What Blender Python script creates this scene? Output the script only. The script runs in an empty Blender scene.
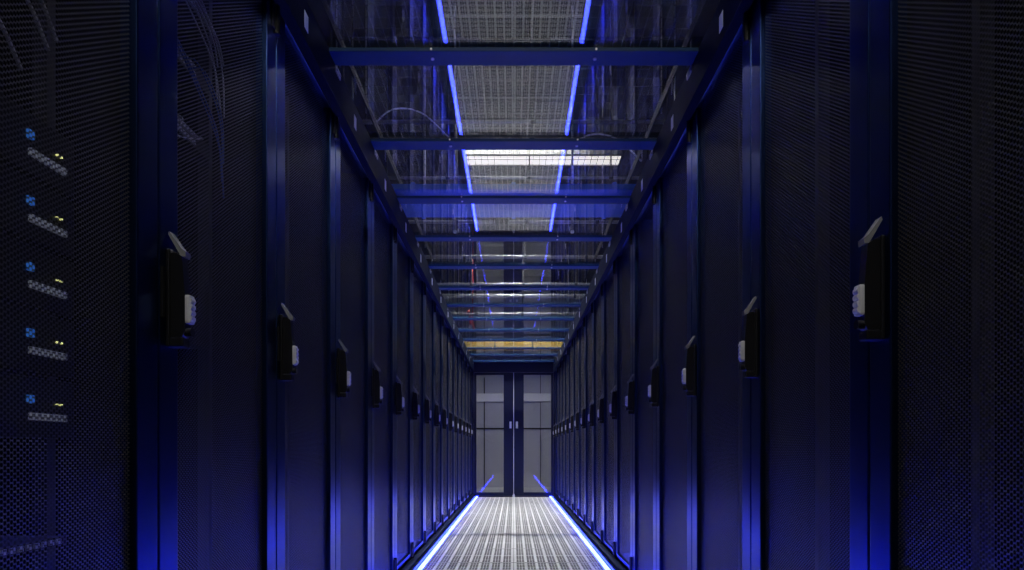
import bpy, bmesh, math, random
from mathutils import Vector
random.seed(7)
C = bpy.context.scene.collection
PI = math.pi
F = 621.0            # focal length in pixels of the 1024 px frame
XF = 0.69            # rack door face, distance from the aisle centre line
ZC = 0.773           # camera height
Y0 = 1.207           # first seam between two cabinets
PITCH = 0.6
YD = 10.2            # door plane
ZG = ZC + 1.4145       # glass roof
ZB = ZC + 1.40       # underside of beams
XR = 0.65           # fascia face

# ------------------------------------------------------------------ materials
def mat(name, col, rough=0.5, metal=0.0, spec=0.5, emit=None, es=0.0, var=0.0, vscale=20.0, coat=0.0):
    m = bpy.data.materials.new(name); m.use_nodes = True
    nt = m.node_tree; b = nt.nodes['Principled BSDF']
    b.inputs['Base Color'].default_value = (*col, 1)
    b.inputs['Roughness'].default_value = rough
    b.inputs['Metallic'].default_value = metal
    b.inputs['Specular IOR Level'].default_value = spec
    b.inputs['Coat Weight'].default_value = coat
    if coat: b.inputs['Coat Roughness'].default_value = 0.27; b.inputs['Coat IOR'].default_value = 1.8
    if emit:
        b.inputs['Emission Color'].default_value = (*emit, 1)
        b.inputs['Emission Strength'].default_value = es
    if var:
        tc = nt.nodes.new('ShaderNodeTexCoord'); n = nt.nodes.new('ShaderNodeTexNoise')
        n.inputs['Scale'].default_value = vscale; n.inputs['Detail'].default_value = 5
        nt.links.new(tc.outputs['Object'], n.inputs['Vector'])
        r = nt.nodes.new('ShaderNodeMapRange')
        r.inputs['To Min'].default_value = max(0, rough - var); r.inputs['To Max'].default_value = min(1, rough + var)
        nt.links.new(n.outputs['Fac'], r.inputs['Value']); nt.links.new(r.outputs['Result'], b.inputs['Roughness'])
        mx = nt.nodes.new('ShaderNodeMix'); mx.data_type = 'RGBA'
        mx.inputs['A'].default_value = (*[c * (1 - var) for c in col], 1); mx.inputs['B'].default_value = (*[min(1, c * (1 + var)) for c in col], 1)
        nt.links.new(n.outputs['Fac'], mx.inputs['Factor']); nt.links.new(mx.outputs['Result'], b.inputs['Base Color'])
    return m

M = {}
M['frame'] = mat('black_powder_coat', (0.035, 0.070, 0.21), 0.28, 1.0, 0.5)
M['body'] = mat('rack_body_black', (0.012, 0.012, 0.014), 0.5, var=0.1)
M['plastic'] = mat('black_plastic', (0.009, 0.009, 0.010), 0.32, var=0.05)
M['silver'] = mat('silver_die_cast', (0.75, 0.75, 0.76), 0.35, 0.3, var=0.05)
M['flag'] = mat('grey_metal_tip', (0.28, 0.28, 0.28), 0.4, 0.3)
M['zinc'] = mat('zinc_rail', (0.13, 0.13, 0.14), 0.4, 0.5, var=0.1)
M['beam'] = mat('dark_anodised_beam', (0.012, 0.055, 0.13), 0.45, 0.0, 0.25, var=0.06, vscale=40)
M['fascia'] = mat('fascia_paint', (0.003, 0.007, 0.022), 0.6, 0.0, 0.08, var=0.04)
M['rubber'] = mat('black_rubber', (0.012, 0.012, 0.013), 0.7, var=0.05)
M['tile'] = mat('perforated_floor_steel', (0.80, 0.80, 0.80), 0.45, 0.0, var=0.06, vscale=14)
M['under'] = mat('underfloor_void', (0.02, 0.02, 0.022), 0.9, var=0.05)
M['sticker'] = mat('white_sticker', (0.85, 0.86, 0.9), 0.5, var=0.02)
M['ink'] = mat('sticker_print', (0.06, 0.06, 0.07), 0.6)
M['door'] = mat('door_leaf_dark_blue', (0.006, 0.008, 0.03), 0.4, 0.0, 0.3, var=0.04)
M['seam'] = mat('light_seal', (0.7, 0.72, 0.78), 0.4)
M['wall'] = mat('grey_wall_paint', (0.47, 0.47, 0.54), 0.7, var=0.04, vscale=6)
M['whiteband'] = mat('white_panel_band', (0.8, 0.8, 0.84), 0.5, var=0.03)
M['darkwall'] = mat('dark_wall_paint', (0.06, 0.065, 0.08), 0.7, var=0.05, vscale=6)
M['ceil'] = mat('dark_slab', (0.03, 0.03, 0.035), 0.8, var=0.08, vscale=5)
M['wire'] = mat('galvanised_wire', (0.05, 0.05, 0.055), 0.5, 0.2)
M['bluepaint'] = mat('blue_painted_duct', (0.06, 0.2, 0.85), 0.45, var=0.06)
M['yellow'] = mat('yellow_fibre_duct', (0.85, 0.56, 0.10), 0.4, var=0.04)
M['red'] = mat('red_pipe_paint', (0.5, 0.03, 0.03), 0.4, var=0.04)
M['pipe'] = mat('grey_conduit', (0.35, 0.35, 0.37), 0.4, 0.4, var=0.06)
M['lamp'] = mat('lamp_diffuser', (0.8, 0.8, 0.8), 0.5, emit=(1.0, 0.90, 0.78), es=1.25)
M['lamphiddenlobby'] = mat('hidden_lobby_lamp', (0.8, 0.8, 0.8), 0.5, emit=(0.92, 0.94, 1.0), es=15.0)
M['lampout'] = mat('lamp_diffuser_cool', (0.8, 0.8, 0.8), 0.5, emit=(1.0, 0.97, 0.93), es=62.0)
M['lamphidden'] = mat('hidden_lamp_neutral', (0.8, 0.8, 0.8), 0.5, emit=(1.0, 0.97, 0.93), es=520.0)
M['led'] = mat('blue_led_diffuser', (0.8, 0.85, 1.0), 0.4, emit=(0.0150, 0.0270, 1.0), es=40.0)
M['alu'] = mat('aluminium_profile', (0.55, 0.56, 0.6), 0.35, 0.7)
M['server'] = mat('server_black', (0.012, 0.012, 0.016), 0.4, 0.0, var=0.08)
M['port'] = mat('pale_port_block', (0.75, 0.77, 0.85), 0.35, var=0.05)
M['portled'] = mat('lit_port_block', (0.6, 0.62, 0.7), 0.35, emit=(0.65, 0.72, 1.0), es=0.05)
M['blueled'] = mat('blue_indicator', (0.1, 0.3, 0.9), 0.3, emit=(0.05, 0.28, 1.0), es=0.22)
M['yled'] = mat('yellow_indicator', (0.8, 0.8, 0.3), 0.3, emit=(0.95, 0.95, 0.35), es=0.9)
M['cable'] = mat('pale_patch_cable', (0.78, 0.78, 0.8), 0.45, var=0.04)
M['bcable'] = mat('blue_patch_cable', (0.10, 0.2, 0.6), 0.45, var=0.04)

def glass(name, ior, tint):
    m = bpy.data.materials.new(name); m.use_nodes = True
    nt = m.node_tree; nt.nodes.clear()
    o = nt.nodes.new('ShaderNodeOutputMaterial'); mx = nt.nodes.new('ShaderNodeMixShader')
    t = nt.nodes.new('ShaderNodeBsdfTransparent'); t.inputs['Color'].default_value = (*tint, 1)
    g = nt.nodes.new('ShaderNodeBsdfGlossy'); g.inputs['Roughness'].default_value = 0.0
    f = nt.nodes.new('ShaderNodeFresnel'); f.inputs['IOR'].default_value = ior
    # the back side of a face would invert the index: use the same Fresnel law on both sides
    geo = nt.nodes.new('ShaderNodeNewGeometry')
    ma = nt.nodes.new('ShaderNodeMath'); ma.operation = 'MULTIPLY_ADD'
    ma.inputs[1].default_value = (1.0 / ior - ior); ma.inputs[2].default_value = ior
    nt.links.new(geo.outputs['Backfacing'], ma.inputs[0])
    ma2 = nt.nodes.new('ShaderNodeMath'); ma2.operation = 'DIVIDE'; ma2.inputs[0].default_value = 1.0
    # Cycles' Fresnel node already inverts on backfaces, so feed the inverse there
    nt.links.new(ma.outputs[0], f.inputs['IOR'])
    nt.links.new(f.outputs[0], mx.inputs[0]); nt.links.new(t.outputs[0], mx.inputs[1]); nt.links.new(g.outputs[0], mx.inputs[2])
    nt.links.new(mx.outputs[0], o.inputs['Surface'])
    nt.nodes.remove(ma2)
    return m
M['glass'] = glass('coated_roof_glass', 1.75, (0.93, 0.95, 0.97))
M['doorglass'] = glass('door_glass', 1.5, (0.94, 0.95, 0.97))

def perforated():
    """dark steel sheet with a staggered lattice of round holes, in the sheet's own coordinates"""
    m = bpy.data.materials.new('perforated_steel_sheet'); m.use_nodes = True
    nt = m.node_tree; N = nt.nodes; L = nt.links
    b = N['Principled BSDF']; out = N['Material Output']
    b.inputs['Base Color'].default_value = (0.21, 0.21, 0.212, 1)
    b.inputs['Roughness'].default_value = 0.42; b.inputs['Metallic'].default_value = 0.8
    tc = N.new('ShaderNodeTexCoord'); sp = N.new('ShaderNodeSeparateXYZ'); L.new(tc.outputs['Object'], sp.inputs[0])
    a, c, r = 0.0115, 0.0085, 0.0033
    def math_(op, x, y=None, z=None):
        n = N.new('ShaderNodeMath'); n.operation = op
        for i, v in enumerate((x, y, z)):
            if v is None: continue
            if isinstance(v, (int, float)): n.inputs[i].default_value = v
            else: L.new(v, n.inputs[i])
        return n.outputs[0]
    def dist(oy, oz):
        u = math_('MODULO', math_('ADD', sp.outputs['Y'], 10 * a + oy), a)
        v = math_('MODULO', math_('ADD', sp.outputs['Z'], 10 * c + oz), c)
        u = math_('SUBTRACT', u, a / 2); v = math_('SUBTRACT', v, c / 2)
        return math_('SQRT', math_('ADD', math_('MULTIPLY', u, u), math_('MULTIPLY', v, v)))
    d = math_('MINIMUM', dist(0, 0), dist(a / 2, c / 2))
    hole = math_('LESS_THAN', d, r)
    tr = N.new('ShaderNodeBsdfTransparent'); mx = N.new('ShaderNodeMixShader')
    L.new(hole, mx.inputs[0]); L.new(b.outputs[0], mx.inputs[1]); L.new(tr.outputs[0], mx.inputs[2])
    L.new(mx.outputs[0], out.inputs['Surface'])
    return m
M['perf'] = perforated()

# ------------------------------------------------------------------ mesh helpers
def bm_(): return bmesh.new()
def box(bm, x0, x1, y0, y1, z0, z1, bev=0.0):
    r = bmesh.ops.create_cube(bm, size=1.0)
    vs = r['verts']
    for v in vs:
        v.co = Vector(((x0 + x1) / 2 + v.co.x * (x1 - x0), (y0 + y1) / 2 + v.co.y * (y1 - y0), (z0 + z1) / 2 + v.co.z * (z1 - z0)))
    if bev > 0:
        es = list({e for v in vs for e in v.link_edges})
        bmesh.ops.bevel(bm, geom=es, offset=bev, segments=2, affect='EDGES', profile=0.6)
    return vs
def cyl(bm, p, q, r, n=12, r2=None):
    p, q = Vector(p), Vector(q); d = q - p
    res = bmesh.ops.create_cone(bm, cap_ends=True, segments=n, radius1=r, radius2=r if r2 is None else r2, depth=d.length)
    rot = d.to_track_quat('Z', 'Y')
    for v in res['verts']: v.co = (p + q) / 2 + rot @ v.co
    return res['verts']
def prism(bm, pts, axis, a0, a1):
    """extrude a 2-D outline; axis 'y': pts are (x,z); axis 'z': (x,y); axis 'x': (y,z)"""
    def mk(p, a):
        if axis == 'y': return (p[0], a, p[1])
        if axis == 'z': return (p[0], p[1], a)
        return (a, p[0], p[1])
    A = [bm.verts.new(mk(p, a0)) for p in pts]; B = [bm.verts.new(mk(p, a1)) for p in pts]
    bm.faces.new(A); bm.faces.new(B[::-1])
    for i in range(len(pts)):
        j = (i + 1) % len(pts); bm.faces.new((A[i], B[i], B[j], A[j]))
def obj(name, bm, m, parent=None, smooth=False):
    bmesh.ops.recalc_face_normals(bm, faces=bm.faces)
    me = bpy.data.meshes.new(name); bm.to_mesh(me); bm.free()
    me.materials.append(m)
    if smooth:
        for p in me.polygons: p.use_smooth = True
    o = bpy.data.objects.new(name, me); C.objects.link(o)
    if parent: o.parent = parent
    return o
def thing(name, label, cat, loc=(0, 0, 0), rz=0.0, group=None):
    o = bpy.data.objects.new(name, None); C.objects.link(o); o.location = loc; o.rotation_euler = (0, 0, rz)
    o.empty_display_size = 0.1
    return tag(o, label, cat, group)
def tag(o, label, cat, group=None, kind=None):
    o['label'] = label; o['category'] = cat
    if group: o['group'] = group
    if kind: o['kind'] = kind
    return o
def struct(name, bm, m, parent=None):
    o = obj(name, bm, m, parent)
    if not parent: o['kind'] = 'structure'
    return o
def dup(root, loc, rz, label, group=None):
    r = root.copy(); C.objects.link(r); r.location = loc; r.rotation_euler = (0, 0, rz); r['label'] = label
    if group: r['group'] = group
    def rec(src, dst):
        for ch in list(src.children):
            c = ch.copy(); C.objects.link(c); c.parent = dst; rec(ch, c)
    rec(root, r)
    return r
def tube(name, pts, r, m, parent=None, seg=8, smoothsteps=8):
    """round tube through points (Catmull-Rom), as one mesh"""
    P = [Vector(p) for p in pts]
    Q = []
    for i in range(len(P) - 1):
        p0 = P[max(i - 1, 0)]; p1 = P[i]; p2 = P[i + 1]; p3 = P[min(i + 2, len(P) - 1)]
        for k in range(smoothsteps):
            t = k / smoothsteps
            Q.append(0.5 * ((2 * p1) + (-p0 + p2) * t + (2 * p0 - 5 * p1 + 4 * p2 - p3) * t * t + (-p0 + 3 * p1 - 3 * p2 + p3) * t ** 3))
    Q.append(P[-1])
    bm = bm_(); rings = []
    for i, q in enumerate(Q):
        d = (Q[min(i + 1, len(Q) - 1)] - Q[max(i - 1, 0)]).normalized()
        up = Vector((0, 0, 1)) if abs(d.z) < 0.9 else Vector((1, 0, 0))
        s = d.cross(up).normalized(); u = s.cross(d)
        rings.append([bm.verts.new(q + r * (math.cos(2 * PI * k / seg) * s + math.sin(2 * PI * k / seg) * u)) for k in range(seg)])
    for a, b in zip(rings, rings[1:]):
        for k in range(seg): bm.faces.new((a[k], a[(k + 1) % seg], b[(k + 1) % seg], b[k]))
    bm.faces.new(rings[0]); bm.faces.new(rings[-1][::-1])
    return obj(name, bm, m, parent, True)

ORD = ['first', 'second', 'third', 'fourth', 'fifth', 'sixth', 'seventh', 'eighth', 'ninth', 'tenth',
       'eleventh', 'twelfth', 'thirteenth', 'fourteenth', 'fifteenth', 'sixteenth', 'seventeenth', 'eighteenth', 'nineteenth']

# ------------------------------------------------------------------ the setting
# perforated raised floor: real slots, two tile columns
def floor_mesh():
    bm = bm_()
    T = 0.6; seam = 0.0016; th = 0.004
    y_start = 10.26 - 18 * T
    xc = [0.0]; holex = set()
    # cuts inside one tile across: 7 groups of 3 slots
    def cuts_x():
        c = [seam]; h = []
        m = 0.010; gw = (T - 2 * m) / 8
        for g in range(8):
            for s in range(3):
                a = m + g * gw + gw * 0.14 + s * gw * 0.26
                h.append((a, a + gw * 0.20))
        return h
    def cuts_y():
        h = []; gh = 0.055
        for g in range(10):
            a = (0.014 if g < 5 else 0.311) + g % 5 * gh + gh * 0.12; h.append((a, a + gh * 0.76))
        return h
    HX, HY = cuts_x(), cuts_y()
    def edges(h, lo, hi):
        e = [lo]
        for a, b in h: e += [a, b]
        return e + [hi]
    EX, EY = edges(HX, seam, T - seam), edges(HY, 0.006, T - 0.006)
    for ix in range(2):
        for iy in range(18):
            ox, oy = -T + ix * T, y_start + iy * T
            V = {}
            def vert(i, j):
                if (i, j) not in V: V[(i, j)] = bm.verts.new((ox + EX[i], oy + EY[j], 0.0))
                return V[(i, j)]
            for i in range(len(EX) - 1):
                for j in range(len(EY) - 1):
                    if i % 2 == 1 and j % 2 == 1: continue
                    bm.faces.new((vert(i, j), vert(i + 1, j), vert(i + 1, j + 1), vert(i, j + 1)))
    return bm
fl = struct('floor', floor_mesh(), M['tile'])
sol = fl.modifiers.new('thickness', 'SOLIDIFY'); sol.thickness = 0.003; sol.offset = -1
# solid raised floor strips below cabinets and outside the aisle
bm = bm_()
box(bm, -4, -0.603, -2, YD, -0.03, -0.001); box(bm, 0.603, 4, -2, YD, -0.03, -0.001)
box(bm, -0.603, 0.603, -2, 10.26 - 18 * 0.6, -0.03, -0.001)
struct('floor_surround', bm, M['body']).name = 'floor_surround'
bm = bm_(); box(bm, -4, 4, -2, 14, -0.45, -0.4)
struct('floor_subfloor', bm, M['under'])
bm = bm_(); box(bm, -4, 4, 10.262, 14, -0.03, 0.0)
struct('floor_lobby', bm, mat('lobby_floor', (0.4, 0.4, 0.42), 0.5, var=0.05))
# outer hall
bm = bm_(); box(bm, -4, 4, 12.9, 13.0, -0.4, 4.1); struct('wall_back', bm, M['wall'])
bm = bm_(); box(bm, -4.1, -4, -2, 13, -0.4, 4.1); struct('wall_left', bm, M['darkwall'])
bm = bm_(); box(bm, 4, 4.1, -2, 13, -0.4, 4.1); struct('wall_right', bm, M['darkwall'])
bm = bm_(); box(bm, -4, 4, -2.1, -2, -0.4, 4.1); struct('wall_front', bm, M['darkwall'])
bm = bm_(); box(bm, -4.1, 4.1, -2.1, 13, 4.1, 4.2)
for k in range(10):
    y = -1 + k * 1.5; box(bm, -4, 4, y, y + 0.12, 3.95, 4.1)
struct('ceiling', bm, M['ceil'])
# features of the lobby wall behind the doors
bm = bm_(); box(bm, -1.6, 1.6, 12.84, 12.9, ZC + 1.0, ZC + 1.17, 0.01)
struct('trim_1', bm, M['whiteband'])
bm = bm_(); box(bm, -1.6, 1.6, 12.88, 12.9, ZC + 0.43, ZC + 0.46); struct('trim_2', bm, M['rubber'])
bm = bm_(); box(bm, -0.62, -0.6, 12.87, 12.9, 0, ZC + 1.5); box(bm, 0.55, 0.56, 12.87, 12.9, 0, 3); struct('trim_3', bm, M['rubber'])

# door wall (end frame of the containment)
bm = bm_()
box(bm, -0.72, -0.655, YD, YD + 0.08, 0.0, ZG + 0.04, 0.004)
box(bm, 0.655, 0.72, YD, YD + 0.08, 0.0, ZG + 0.04, 0.004)
box(bm, -0.655, 0.655, YD, YD + 0.08, 2.05, ZG + 0.04, 0.004)
box(bm, -0.655, 0.655, YD, YD + 0.08, 0.0, 0.018, 0.002)
struct('trim_4', bm, M['door'])
def door_leaf(name, s):
    root = thing(name, '', 'door'); del root['label']; del root['category']; root['kind'] = 'structure'
    root.location = (s * 0.655, YD + 0.02, 0)
    def X(a, b):  # distances from the aisle centre, to local
        lo, hi = sorted((s * a - s * 0.655, s * b - s * 0.655)); return lo, hi
    g0, g1, h0, h1 = 0.165, 0.615, 0.075, 2.03 - 0.02
    bm = bm_()
    for (a, b, z0, z1) in ((0.004, g0, 0.02, 2.045), (g1, 0.652, 0.02, 2.045), (g0, g1, 0.02, h0), (g0, g1, h1, 2.045)):
        lo, hi = X(a, b); box(bm, lo, hi, 0, 0.045, z0, z1, 0.003)
    obj('door_frame', bm, M['door'], root)
    bm = bm_(); lo, hi = X(g0 - 0.005, g1 + 0.005); box(bm, lo, hi, 0.018, 0.026, h0 - 0.005, h1 + 0.005)
    obj('door_glass', bm, M['doorglass'], root)
    bm = bm_(); lo, hi = X(0.035, 0.07); box(bm, lo, hi, -0.006, 0.0, 1.13, 1.24, 0.002)
    lo, hi = X(0.043, 0.062); box(bm, lo, hi, -0.045, -0.006, 1.165, 1.205, 0.006)
    o = obj('door_handle', bm, M['silver'], root)
    return root
door_leaf('door_1', -1); door_leaf('door_2', 1)
bm = bm_(); box(bm, -0.004, 0.004, YD + 0.012, YD + 0.05, 0.02, 2.045); cyl(bm, (0, YD + 0.0, 0.0), (0, YD + 0.0, 0.05), 0.012)
box(bm, -0.02, 0.02, YD - 0.02, YD + 0.01, 0.001, 0.03, 0.003)
struct('trim_5', bm, M['seam'])
# base curbs beside the light strips (part of the cabinets' footing)
for s, n in ((-1, 'baseboard_left'), (1, 'baseboard_right')):
    bm = bm_()
    pts = [(0.622, 0), (0.622, 0.030), (0.625, 0.030), (0.629, 0.014), (0.648, 0.018), (0.652, 0.035), (0.675, 0.042), (0.6885, 0.042), (0.6885, 0)]
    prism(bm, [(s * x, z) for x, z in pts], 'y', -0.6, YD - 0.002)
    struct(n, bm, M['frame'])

# LED strips: aluminium channel with lit diffuser
for s, side in ((-1, 'left'), (1, 'right')):
    t = thing('led_light_strip', 'glowing blue light strip along the foot of the %s cabinet row' % side, 'light strip', (s * 0.600, 0, 0), 0, 'aisle light strips')
    bm = bm_(); box(bm, -0.018, -0.016, 1.9, YD - 0.03, 0.0, 0.010); box(bm, 0.016, 0.018, 1.9, YD - 0.03, 0.0, 0.010); box(bm, -0.016, 0.016, 1.9, YD - 0.03, 0.0, 0.004)
    obj('channel', bm, M['alu'], t)
    bm = bm_(); pts = [(-0.016, 0.0045)] + [(0.016 * math.cos(a), 0.010 + 0.009 * math.sin(a)) for a in [PI - k * PI / 8 for k in range(9)]] + [(0.016, 0.0045)]
    prism(bm, pts, 'y', 1.901, YD - 0.031)
    obj('diffuser', bm, M['led'], t)

# ------------------------------------------------------------------ server cabinets
def make_cabinet(label, group):
    """local frame: door face at x=0 looking +x, y 0..0.6, body towards -x"""
    t = thing('server_cabinet', label, 'server cabinet', (0, 0, 0), 0, group)
    W = PITCH; H0, H1 = 0.045, 2.125
    g = 0.0015
    for y in (g, W - g - 0.012):
        bm = bm_(); box(bm, -1.0, -0.035, y, y + 0.012, H0, H1)
        obj('side_panel', bm, M['body'], t)
    bm = bm_(); box(bm, -1.0, -0.035, 0.0145, W - 0.0145, H1 - 0.02, H1); obj('top_panel', bm, M['body'], t)
    bm = bm_(); box(bm, -1.0, -0.035, 0.0145, W - 0.0145, H0, H0 + 0.03)
    box(bm, -0.96, -0.04, 0.02, W - 0.02, 0.0, H0); obj('plinth', bm, M['body'], t)
    bm = bm_(); box(bm, -1.0, -0.985, 0.0145, W - 0.0145, H0 + 0.03, H1 - 0.02); obj('rear_panel', bm, M['body'], t)
    for y in (0.055, W - 0.075):
        bm = bm_(); box(bm, -0.165, -0.160, y, y + 0.02, H0 + 0.03, H1 - 0.02)
        if y < 0.3: box(bm, -0.20, -0.165, y, y + 0.003, H0 + 0.03, H1 - 0.02)
        else: box(bm, -0.20, -0.165, y + 0.017, y + 0.02, H0 + 0.03, H1 - 0.02)
        obj('mounting_rail', bm, M['zinc'], t)
    # door
    a, b, z0, z1 = 0.003, W - 0.003, 0.06, 2.11
    st = 0.066
    bm = bm_()
    for (y0, y1) in ((a, a + st), (b - st, b)):
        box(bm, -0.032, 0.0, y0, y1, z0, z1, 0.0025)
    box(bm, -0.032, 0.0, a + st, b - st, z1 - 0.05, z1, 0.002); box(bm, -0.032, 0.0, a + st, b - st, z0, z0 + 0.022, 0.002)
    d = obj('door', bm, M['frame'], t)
    bm = bm_(); box(bm, -0.0155, -0.014, a + st, b - st, z0 + 0.022, z1 - 0.05)
    obj('perforated_panel', bm, M['perf'], d)
    for zz in (0.045, 1.97):
        bm = bm_(); cyl(bm, (0.006, b - 0.012, zz), (0.006, b - 0.012, zz + 0.105), 0.010, 14)
        box(bm, 0.0, 0.007, b - 0.04, b - 0.012, zz + 0.008, zz + 0.097, 0.002)
        obj('hinge', bm, M['plastic'], d)
    # swing handle on the near stile
    yh = a + 0.036
    bm = bm_()
    box(bm, 0.0, 0.008, yh - 0.016, yh + 0.016, ZC + 0.205, ZC + 0.40, 0.003)
    prism(bm, [(0.006, ZC + 0.225), (0.030, ZC + 0.225), (0.036, ZC + 0.236), (0.036, ZC + 0.31), (0.030, ZC + 0.385), (0.020, ZC + 0.392), (0.006, ZC + 0.392)], 'y', yh - 0.011, yh + 0.011)
    h = obj('handle', bm, M['plastic'], d)
    bm = bm_(); prism(bm, [(0.002, ZC + 0.43), (0.026, ZC + 0.388), (0.036, ZC + 0.384), (0.037, ZC + 0.395), (0.028, ZC + 0.402), (0.004, ZC + 0.436)], 'y', yh - 0.010, yh + 0.010)
    o = obj('handle_tip', bm, M['flag'], d); o['label'] = 'grey metal tip of the handle'
    bm = bm_(); box(bm, 0.032, 0.046, yh - 0.011, yh + 0.011, ZC + 0.252, ZC + 0.310, 0.005)
    for k in range(4):
        cyl(bm, (0.042, yh - 0.008, ZC + 0.2625 + k * 0.012), (0.042, yh + 0.008, ZC + 0.2625 + k * 0.012), 0.0068, 12)
    o = obj('combination_lock', bm, M['silver'], d); o['label'] = 'silver combination lock with number wheels'
    bm = bm_(); cyl(bm, (0.046, yh, ZC + 0.236), (0.030, yh, ZC + 0.236), 0.009, 14); box(bm, 0.0, 0.034, yh - 0.014, yh + 0.014, ZC + 0.206, ZC + 0.224, 0.003)
    obj('key_cylinder', bm, M['plastic'], d)
    # latch plate on the neighbouring edge
    bm = bm_(); box(bm, 0.0, 0.005, a + 0.002, a + 0.012, ZC + 0.26, ZC + 0.36, 0.001)
    obj('latch_plate', bm, M['plastic'], d)
    return t

cab0 = None
NR = 16
for side in (-1, 1):
    for k in range(NR):            # k=0 is the cabinet the camera stands beside
        ya = Y0 + (k - 1) * PITCH
        sn = 'left' if side < 0 else 'right'
        if k == 0: lab = 'black perforated server cabinet nearest the camera, cut off by the %s edge' % sn
        elif k == NR - 1: lab = 'black perforated server cabinet on the %s, next to the glass doors' % sn
        else: lab = 'black perforated server cabinet, %s from the camera in the %s row' % (ORD[k], sn)
        grp = 'server cabinets in the %s row' % sn
        loc = (-XF, ya, 0) if side < 0 else (XF, ya + PITCH, 0)
        rz = 0 if side < 0 else PI
        if cab0 is None:
            cab0 = make_cabinet(lab, grp); cab0.location = loc
        else:
            dup(cab0, loc, rz, lab, grp)

# ------------------------------------------------------------------ containment roof
# fascia rails with joint brackets and stickers
BP = 0.636        # beam pitch
NB = 13
yb = [2.18 + BP * k for k in range(NB)]
for s, side in ((-1, 'left'), (1, 'right')):
    t = thing('roof_rail', 'long dark blue lit roof rail above the %s cabinet row' % side, 'rail', (s * XR, 0, 0), 0, 'roof rails')
    bm = bm_()
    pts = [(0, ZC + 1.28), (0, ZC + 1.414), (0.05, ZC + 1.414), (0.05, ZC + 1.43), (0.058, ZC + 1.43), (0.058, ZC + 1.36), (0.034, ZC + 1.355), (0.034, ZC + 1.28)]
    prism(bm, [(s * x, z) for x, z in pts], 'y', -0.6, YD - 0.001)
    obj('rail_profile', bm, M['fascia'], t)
    for k in range(NB):
        y = 1.945 + 0.60 * k
        bm = bm_(); box(bm, *sorted((-s * 0.0012, 0)), y - 0.017, y + 0.017, ZC + 1.315, ZC + 1.367)
        o = obj('sticker', bm, M['sticker'], t); o['label'] = 'small white sticker'
        y = yb[k] + 0.11
        bm = bm_(); box(bm, *sorted((-s * 0.004, 0)), y - 0.03, y + 0.03, ZC + 1.38, ZC + 1.405, 0.001)
        cyl(bm, (-s * 0.004, y - 0.018, ZC + 1.392), (-s * 0.007, y - 0.018, ZC + 1.392), 0.005, 8)
        cyl(bm, (-s * 0.004, y + 0.018, ZC + 1.392), (-s * 0.007, y + 0.018, ZC + 1.392), 0.005, 8)
        obj('joint_bracket', bm, M['flag'], t)
# cross beams
def beam():
    t = thing('roof_beam', '', 'beam')
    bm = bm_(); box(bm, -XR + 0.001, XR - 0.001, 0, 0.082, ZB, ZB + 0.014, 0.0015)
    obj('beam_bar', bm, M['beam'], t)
    for x in (-0.29, 0.29):
        bm = bm_(); cyl(bm, (x, 0.041, ZB), (x, 0.041, ZB - 0.004), 0.006, 10)
        cyl(bm, (x, 0.0, ZB + 0.007), (x, -0.003, ZB + 0.007), 0.004, 8)
        obj('bolt', bm, M['silver'], t)
    return t
b0 = beam()
for k, y in enumerate(yb):
    lab = 'dark blue lit cross beam under the glass roof, ' + ('nearest the camera' if k == 0 else ('farthest, just before the doors' if k == NB - 1 else '%s from the camera' % ORD[k]))
    if k == 0: b0.location = (0, y, 0); b0['label'] = lab; b0['group'] = 'cross beams under the glass roof'
    else: dup(b0, (0, y, 0), 0, lab)
# glass roof panels
ys = [yb[0] - BP * 3 + 0.041] + [yb[0] - BP * (2 - i) + 0.041 for i in range(2)] + [y + 0.041 for y in yb] + [YD - 0.002]
first = None
for k in range(len(ys) - 1):
    a, b = ys[k] + 0.001, ys[k + 1] - 0.001
    if k < 2: continue
    j = k - 2
    if j == 0: lab = 'clear glass roof panel between the camera and the nearest cross beam'
    elif k == len(ys) - 2: lab = 'clear glass roof panel between the farthest cross beam and the doors'
    else: lab = 'clear glass roof panel between the %s and %s cross beams from the camera' % (ORD[j - 1], ORD[j])
    bm = bm_(); box(bm, -XR - 0.045, XR + 0.045, a, b, ZG, ZG + 0.006)
    tag(obj('glass_roof_panel', bm, M['glass']), lab, 'glass panel', 'glass roof panels')

# ------------------------------------------------------------------ hall above the glass
def up(dy, H):  # distance at which a thing H above the lens shows dy pixels above the horizon
    return H * F / dy
# wire mesh deck
H = 1.80; y0, y1 = 1.6, 5.9
t = thing('wire_mesh_tray', 'wide galvanised wire mesh cable tray running above the glass roof', 'cable tray', (0, 0, ZC + H))
bm = bm_()
n = 38
for i in range(n + 1):
    x = -0.76 + 1.52 * i / n; box(bm, x - 0.0012, x + 0.0012, y0, y1, -0.0012, 0.0012)
obj('lengthwise_wires', bm, M['wire'], t)
bm = bm_()
m = int((y1 - y0) / 0.07)
for j in range(m + 1):
    y = y0 + (y1 - y0) * j / m; box(bm, -0.76, 0.76, y - 0.0012, y + 0.0012, 0.0013, 0.0037)
obj('crosswise_wires', bm, M['wire'], t)
bm = bm_()
for x in (-0.77, 0.77): box(bm, x - 0.004, x + 0.004, y0, y1, -0.01, 0.04)
obj('side_rails', bm, M['body'], t)
bm = bm_()
for x in (-0.785, 0.785):
    for y in (1.9, 3.3, 5.5): cyl(bm, (x, y, -0.01), (x, y, 4.1 - ZC - H), 0.004, 8)
obj('hanging_rods', bm, M['pipe'], t)

M['lamphiddendim'] = mat('hidden_lamp_dim', (0.8, 0.8, 0.8), 0.5, emit=(1.0, 0.97, 0.93), es=260.0)
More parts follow.
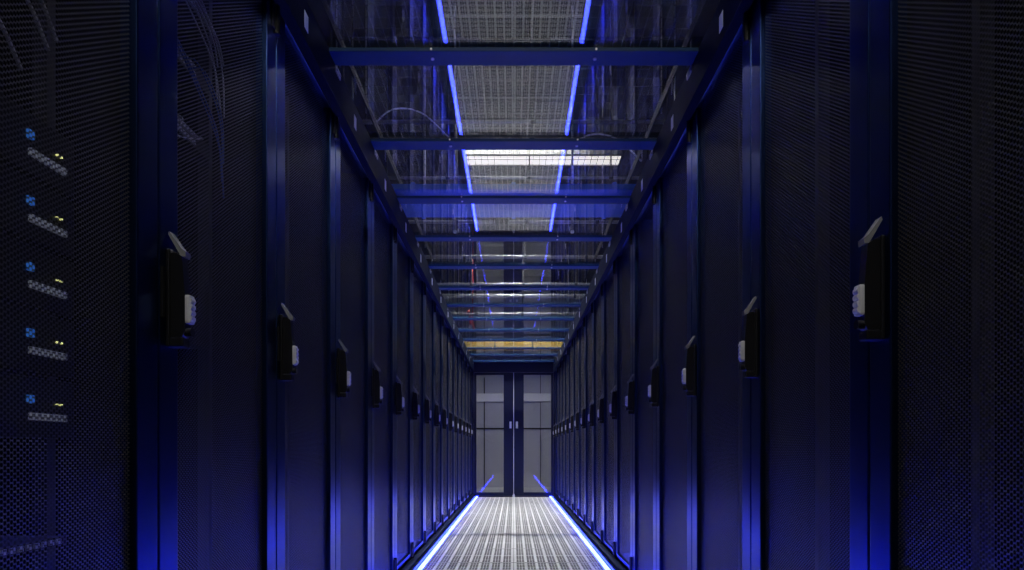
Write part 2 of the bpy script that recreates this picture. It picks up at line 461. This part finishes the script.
# tube light fixtures: one seen through the glass, the rest out of sight
def lamp_fixture(name, label, x, y, z, L, W, m, rz=0.0, group=None, rods=True):
    t = thing(name, label, 'ceiling light', (x, y, z), rz, group)
    bm = bm_(); prism(bm, [(-W / 2, 0), (-W / 2 - 0.008, 0.004), (-W / 2 + 0.02, 0.06), (W / 2 - 0.02, 0.06), (W / 2 + 0.008, 0.004), (W / 2, 0)], 'x', -L / 2, L / 2)
    obj('housing', bm, M['body'], t)
    if m in (M['lamphidden'], M['lamphiddendim']):
        bm = bm_(); box(bm, -L / 2, L / 2, -W / 2 - 0.004, -W / 2, -0.075, 0.003); box(bm, -L / 2, L / 2, W / 2, W / 2 + 0.004, -0.075, 0.003)
        nb = int(L / 0.10)
        for q in range(nb + 1):
            xq = -L / 2 + L * q / nb; box(bm, xq - 0.0015, xq + 0.0015, -W / 2, W / 2, -0.075, -0.013)
        obj('louvre', bm, M['body'], t)  # louvre added to keep stray light off racks and fascia
    bm = bm_(); box(bm, -L / 2 + 0.01, L / 2 - 0.01, -W / 2 + 0.008, W / 2 - 0.008, -0.012, -0.001, 0.003)
    obj('diffuser', bm, m, t)
    if rods:
        bm = bm_()
        for xx in (-L / 2 + 0.15, L / 2 - 0.15): cyl(bm, (xx, 0, 0.06), (xx, 0, 4.1 - z), 0.003, 6)
        obj('hanging_rods', bm, M['body'], t)
    return t
lamp_fixture('fluorescent_fixture', 'bright warm white tube light hanging over the glass roof', 0.245, 5.14, ZC + 2.4, 1.28, 0.16, M['lamp'], 0, 'hall tube lights')
LM = (4.937,)
for y, wh in ((4.937, 'nearest the camera'), (6.343, 'second from the camera'), (7.749, 'third from the camera'), (9.155, 'farthest, towards the doors')):  # lamps added out of sight behind the beams to brighten the floor
    lamp_fixture('fluorescent_fixture', 'added white tube light hidden behind the roof beams, ' + wh, 0.0, y, ZC + 3.17, 1.1, 0.10, M['lamphiddendim'] if y in LM else M['lamphidden'], 0, 'hall tube lights')
lamp_fixture('hidden_lobby_light', 'added white tube light in the lobby, hidden behind the door header', 0.0, 11.55, ZC + 1.60, 2.4, 0.14, M['lamphiddenlobby'], 0, 'hall tube lights')  # unseen lamp added to brighten the lobby wall
lamp_fixture('fluorescent_fixture', 'tube light above the aisle start, overhead behind the camera', 0.0, -0.3, ZC + 2.8, 1.5, 0.14, M['lampout'], 0, 'hall tube lights')

# blue duct over the roof
t = thing('overhead_duct', 'wide blue duct crossing just above the glass roof', 'duct', (0, 0, 0))
bm = bm_(); box(bm, -1.3, 1.3, 3.82, 4.28, ZC + 1.60, ZC + 1.64, 0.01); obj('duct_body', bm, M['bluepaint'], t)
bm = bm_()
for x in (-0.62, 0.0, 0.62): box(bm, x - 0.012, x + 0.012, 3.812, 4.288, ZC + 1.596, ZC + 1.644)
obj('duct_flanges', bm, M['bluepaint'], t)
bm = bm_()
for x in (-1.1, 1.1):
    for y in (3.86, 4.24): cyl(bm, (x, y, ZC + 1.635), (x, y, 4.1), 0.005, 8)
obj('hanging_rods', bm, M['pipe'], t)
# pipes and conduits crossing
def pipe(label, y, z, r, x0, x1, m='pipe', name='conduit'):
    t = thing(name, label, 'pipe', (0, y, z), 0, 'pipes over the roof')
    bm = bm_(); cyl(bm, (x0, 0, 0), (x1, 0, 0), r, 12); obj('tube', bm, M[m], t, True)
    bm = bm_()
    k = x0 + 0.3
    while k < x1: cyl(bm, (k, 0, 0), (k + 0.03, 0, 0), r * 1.25, 12); box(bm, k + 0.01, k + 0.02, -0.003, 0.003, r, 4.1 - z); k += 0.6
    obj('clips', bm, M['wire'], t)
pipe('grey conduit crossing above the nearest roof panels', up(328, 1.95), ZC + 1.95, 0.012, -1.4, 1.4)
pipe('thin grey conduit just behind the first crossing conduit', up(311, 1.98), ZC + 1.98, 0.007, -1.4, 1.4)
pipe('thin conduit crossing between tube light and blue duct', up(272, 2.0), ZC + 2.0, 0.010, -1.4, 1.4)
pipe('grey conduit crossing just behind the blue duct', up(228, 1.95), ZC + 1.95, 0.014, -1.4, 1.4)
pipe('thick grey pipe crossing above the middle of the aisle', up(193, 1.9), ZC + 1.9, 0.018, -1.4, 1.4)
pipe('thin grey pipe crossing above the eighth roof panel', up(166, 1.9), ZC + 1.9, 0.014, -1.4, 1.4)
pipe('bright grey pipe crossing above the far roof panels', up(154, 1.8), ZC + 1.8, 0.022, -1.4, 1.4)
pipe('grey pipe crossing just before the yellow duct', up(136, 1.8), ZC + 1.8, 0.018, -1.4, 1.4)
# yellow fibre duct over the doors
t = thing('fibre_duct', 'yellow fibre duct crossing above the roof before the doors', 'duct', (0, 0, 0))
yy = up(101, 1.62)
bm = bm_(); prism(bm, [(yy, ZC + 1.62), (yy + 0.2, ZC + 1.62), (yy + 0.2, ZC + 1.74), (yy + 0.19, ZC + 1.74), (yy + 0.19, ZC + 1.63), (yy + 0.01, ZC + 1.63), (yy + 0.01, ZC + 1.74), (yy, ZC + 1.74)], 'x', -1.4, 1.4)
obj('duct_trough', bm, M['yellow'], t)
bm = bm_()
for x in (-0.9, -0.3, 0.3, 0.9): box(bm, x - 0.01, x + 0.01, yy - 0.004, yy + 0.204, ZC + 1.616, ZC + 1.74)
obj('duct_couplers', bm, M['plastic'], t)
bm = bm_()
for x in (-0.9, 0.9): cyl(bm, (x, yy + 0.195, ZC + 1.7), (x, yy + 0.195, 4.1), 0.005, 8)
obj('hanging_rods', bm, M['pipe'], t)
# sprinkler with red pipe, on the left over the far panels
t = thing('sprinkler_pipe', 'red sprinkler pipe above the far left of the glass roof', 'pipe', (-0.62, up(134, 1.9), ZC + 1.9))
bm = bm_(); cyl(bm, (0, -0.3, 0), (0, 0.9, 0), 0.022, 14); cyl(bm, (0, 0.6, 0), (0, 0.6, 4.1 - ZC - 1.9), 0.008, 8); cyl(bm, (0, 0, 0), (0, 0, -0.12), 0.012, 10); obj('pipe_body', bm, M['red'], t, True)
bm = bm_(); cyl(bm, (0, 0, -0.12), (0, 0, -0.16), 0.01, 10); cyl(bm, (0, 0, -0.16), (0, 0, -0.165), 0.02, 12); obj('sprinkler_head', bm, M['silver'], t)
# dome camera
t = thing('dome_camera', 'dark dome camera hanging above the middle of the glass roof', 'camera', (-0.09, 4.42, ZC + 1.62))
bm = bm_(); bmesh.ops.create_uvsphere(bm, u_segments=20, v_segments=12, radius=0.05)
bmesh.ops.delete(bm, geom=[v for v in bm.verts if v.co.z > 0.001], context='VERTS'); obj('dome', bm, M['plastic'], t, True)
bm = bm_(); cyl(bm, (0, 0, 0), (0, 0, 0.06), 0.058, 20); cyl(bm, (0, 0, 0.06), (0, 0, 0.176), 0.012, 10); obj('mount', bm, M['plastic'], t)
# hanging rods with bright ends
for x, sd in ((-0.44, 'left'), (0.44, 'right')):
    t = thing('hanger_rod', 'short bright hanger rod above the %s of the roof, behind the blue duct' % sd, 'rod', (x, 4.66, ZC + 1.66), 0, 'hanger rods')
    bm = bm_(); cyl(bm, (0, 0, -0.02), (0, 0, 4.1 - ZC - 1.66), 0.008, 10); obj('rod', bm, M['pipe'], t)
    bm = bm_(); cyl(bm, (0, 0, -0.03), (0, 0, -0.015), 0.014, 6); obj('nut', bm, M['silver'], t)
# loose cables arching over the left of the nearest panels
o = tube('overhead_cable', [(-0.80, 3.55, ZC + 1.86), (-0.68, 3.5, ZC + 1.92), (-0.52, 3.5, ZC + 1.9), (-0.38, 3.6, ZC + 1.815)], 0.004, M['cable'])
tag(o, 'thin pale cable arching over the mesh tray on the left', 'cable')
o = tube('overhead_cable', [(0.3, 3.9, ZC + 1.86), (0.45, 3.75, ZC + 1.9), (0.62, 3.75, ZC + 1.88), (0.8, 3.9, ZC + 1.815)], 0.005, M['cable'])
tag(o, 'thin pale cable lying over the mesh tray on the right, by the tube light', 'cable')

# ------------------------------------------------------------------ equipment in the left cabinets
XS = 0.165      # set-back of equipment fronts from the door face
def server(label, loc, h, lit=True):
    t = thing('rack_server', label, 'server', loc, 0, 'servers in the nearest left cabinet')
    bm = bm_(); box(bm, -0.62, -0.005, 0.08, 0.52, 0.002, h - 0.002, 0.002); obj('chassis', bm, M['server'], t)
    bm = bm_(); box(bm, -0.005, 0.0, 0.062, 0.538, 0.002, h - 0.002, 0.001)
    obj('ear_plate', bm, M['server'], t)
    bm = bm_()
    for r in range(2):
        for c in range(7): box(bm, 0.0, 0.008, 0.428 + c * 0.012, 0.4375 + c * 0.012, 0.03 + r * 0.0068, 0.0355 + r * 0.0068, 0.001)
    o = obj('port_block', bm, M['portled'], t); o['label'] = 'pale block of lit ports'
    bm = bm_(); box(bm, 0.0, 0.006, 0.424, 0.436, 0.058, 0.072, 0.001); o = obj('status_light', bm, M['blueled'], t); o['label'] = 'glowing blue status light'
    for y in (0.492, 0.502):
        bm = bm_(); cyl(bm, (0, y, 0.060), (0.004, y, 0.060), 0.0017, 8); o = obj('activity_light', bm, M['yled'], t); o['label'] = 'tiny yellow light'
    return t
ya0 = Y0 - PITCH
XL = -(XF + XS - 0.045)
for i in range(5):
    zt = ZC + 0.065 + i * 0.1105
    place = ['lowest', 'second lowest', 'middle', 'second highest', 'highest'][i]
    server('black server with lit ports in the nearest left cabinet, %s of five' % place, (XL, ya0, zt - 0.045), 0.105)
# switches with patch cords in second cabinet
def switch(label, z, group):
    t = thing('network_switch', label, 'network switch', (-(XF + XS) + 0.01, Y0, z), 0, group)
    bm = bm_(); box(bm, -0.35, 0.0, 0.08, 0.52, 0.0, 0.043, 0.002); obj('chassis', bm, M['server'], t)
    bm = bm_()
    for r in range(2):
        for c in range(20): box(bm, 0.0, 0.005, 0.10 + c * 0.017, 0.112 + c * 0.017, 0.006 + r * 0.018, 0.017 + r * 0.018)
    o = obj('port_block', bm, M['port'], t); o['label'] = 'rows of pale ports'
for i, z in enumerate((ZC + 0.80, ZC + 0.98, ZC + 1.16)):
    switch('switch with pale ports behind the second left cabinet door, %s' % ['lowest of three', 'middle of three', 'topmost of three'][i], z, 'switches in the second left cabinet')
rr = random.Random(3)
def cords(cx, yoff, zs, n, desc, grp):
    for i in range(n):
        z = zs[i % len(zs)]
        y = yoff + 0.12 + 0.3 * rr.random()
        drop = 0.12 + 0.2 * rr.random(); y2 = yoff + (0.08 if i % 3 == 0 else 0.46 + 0.05 * rr.random())
        m = M['bcable'] if i % 3 == 1 else M['cable']
        x = cx
        o = tube('network_cable', [(x, y, z), (x + 0.03, y, z - 0.01), (x + 0.05, y + (y2 - y) * 0.4, z - drop * 0.35), (x + 0.045, y + (y2 - y) * 0.85, z - drop * 0.6), (x + 0.04, y2, z - drop)], 0.0022, m, None, 6, 6)
        tag(o, '%s patch cord looping behind the mesh door of the %s' % ('blue' if i % 3 == 1 else 'pale', desc), 'cable', grp + (' (blue)' if i % 3 == 1 else ' (pale)'))
cords(-(XF + XS) + 0.016, Y0, [ZC + 0.82, ZC + 1.0, ZC + 1.18], 16, 'second left cabinet', 'patch cords in the second left cabinet')
# first cabinet: upper cords and a low shelf
for i, (z0_, y0_) in enumerate(((0.80, 0.28), (0.83, 0.30), (0.73, 0.22))):
    x = -(XF + XS) + 0.03
    o = tube('network_cable', [(x, ya0 + y0_, ZC + z0_), (x + 0.02, ya0 + y0_ + 0.06, ZC + z0_ - 0.02), (x + 0.02, ya0 + y0_ + 0.14, ZC + z0_ - 0.055), (x + 0.01, ya0 + y0_ + 0.2, ZC + z0_ - 0.10)], 0.0035, M['cable'])
    tag(o, ['pale upper', 'pale uppermost', 'pale lower'][i] + ' cord above the servers in the nearest left cabinet', 'cable', 'cords above the servers')
t = thing('equipment_shelf', 'dark vented shelf low in the nearest left cabinet', 'shelf', (XL, ya0, ZC - 0.17))
bm = bm_(); box(bm, -0.5, 0.0, 0.08, 0.52, 0.0, 0.015, 0.001); obj('shelf_plate', bm, M['server'], t)
bm = bm_()
for c in range(24): box(bm, 0.0, 0.003, 0.10 + c * 0.017, 0.110 + c * 0.017, 0.003, 0.012)
obj('vent_lip', bm, M['port'], t)
t = thing('patch_panel', 'dark patch panel with a pale top edge in the second left cabinet', 'patch panel', (-(XF + XS) + 0.01, Y0, ZC + 0.28))
bm = bm_(); box(bm, -0.1, 0.0, 0.08, 0.52, 0.0, 0.088, 0.002); obj('panel_plate', bm, M['server'], t)
bm = bm_(); box(bm, 0.0, 0.004, 0.2, 0.42, 0.08, 0.084); obj('label_strip', bm, M['port'], t)

# ------------------------------------------------------------------ camera, world, view
cam = bpy.data.cameras.new('camera'); co = bpy.data.objects.new('camera', cam); C.objects.link(co)
co.location = (0, 0, ZC); co.rotation_euler = (PI / 2, 0, 0)
cam.sensor_fit = 'HORIZONTAL'; cam.sensor_width = 36; cam.lens = 36 * F / 1024
cam.shift_x = -1.7 / 1024; cam.shift_y = 165.0 / 1024
cam.clip_start = 0.02; cam.clip_end = 60
sc = bpy.context.scene; sc.camera = co
w = bpy.data.worlds.new('world'); sc.world = w; w.use_nodes = True
w.node_tree.nodes['Background'].inputs[0].default_value = (0.02, 0.03, 0.06, 1)
w.node_tree.nodes['Background'].inputs[1].default_value = 0.05
sc.view_settings.view_transform = 'Standard'; sc.view_settings.look = 'None'
sc.view_settings.gamma = 1; sc.view_settings.exposure = 0; sc.view_settings.use_curve_mapping = False
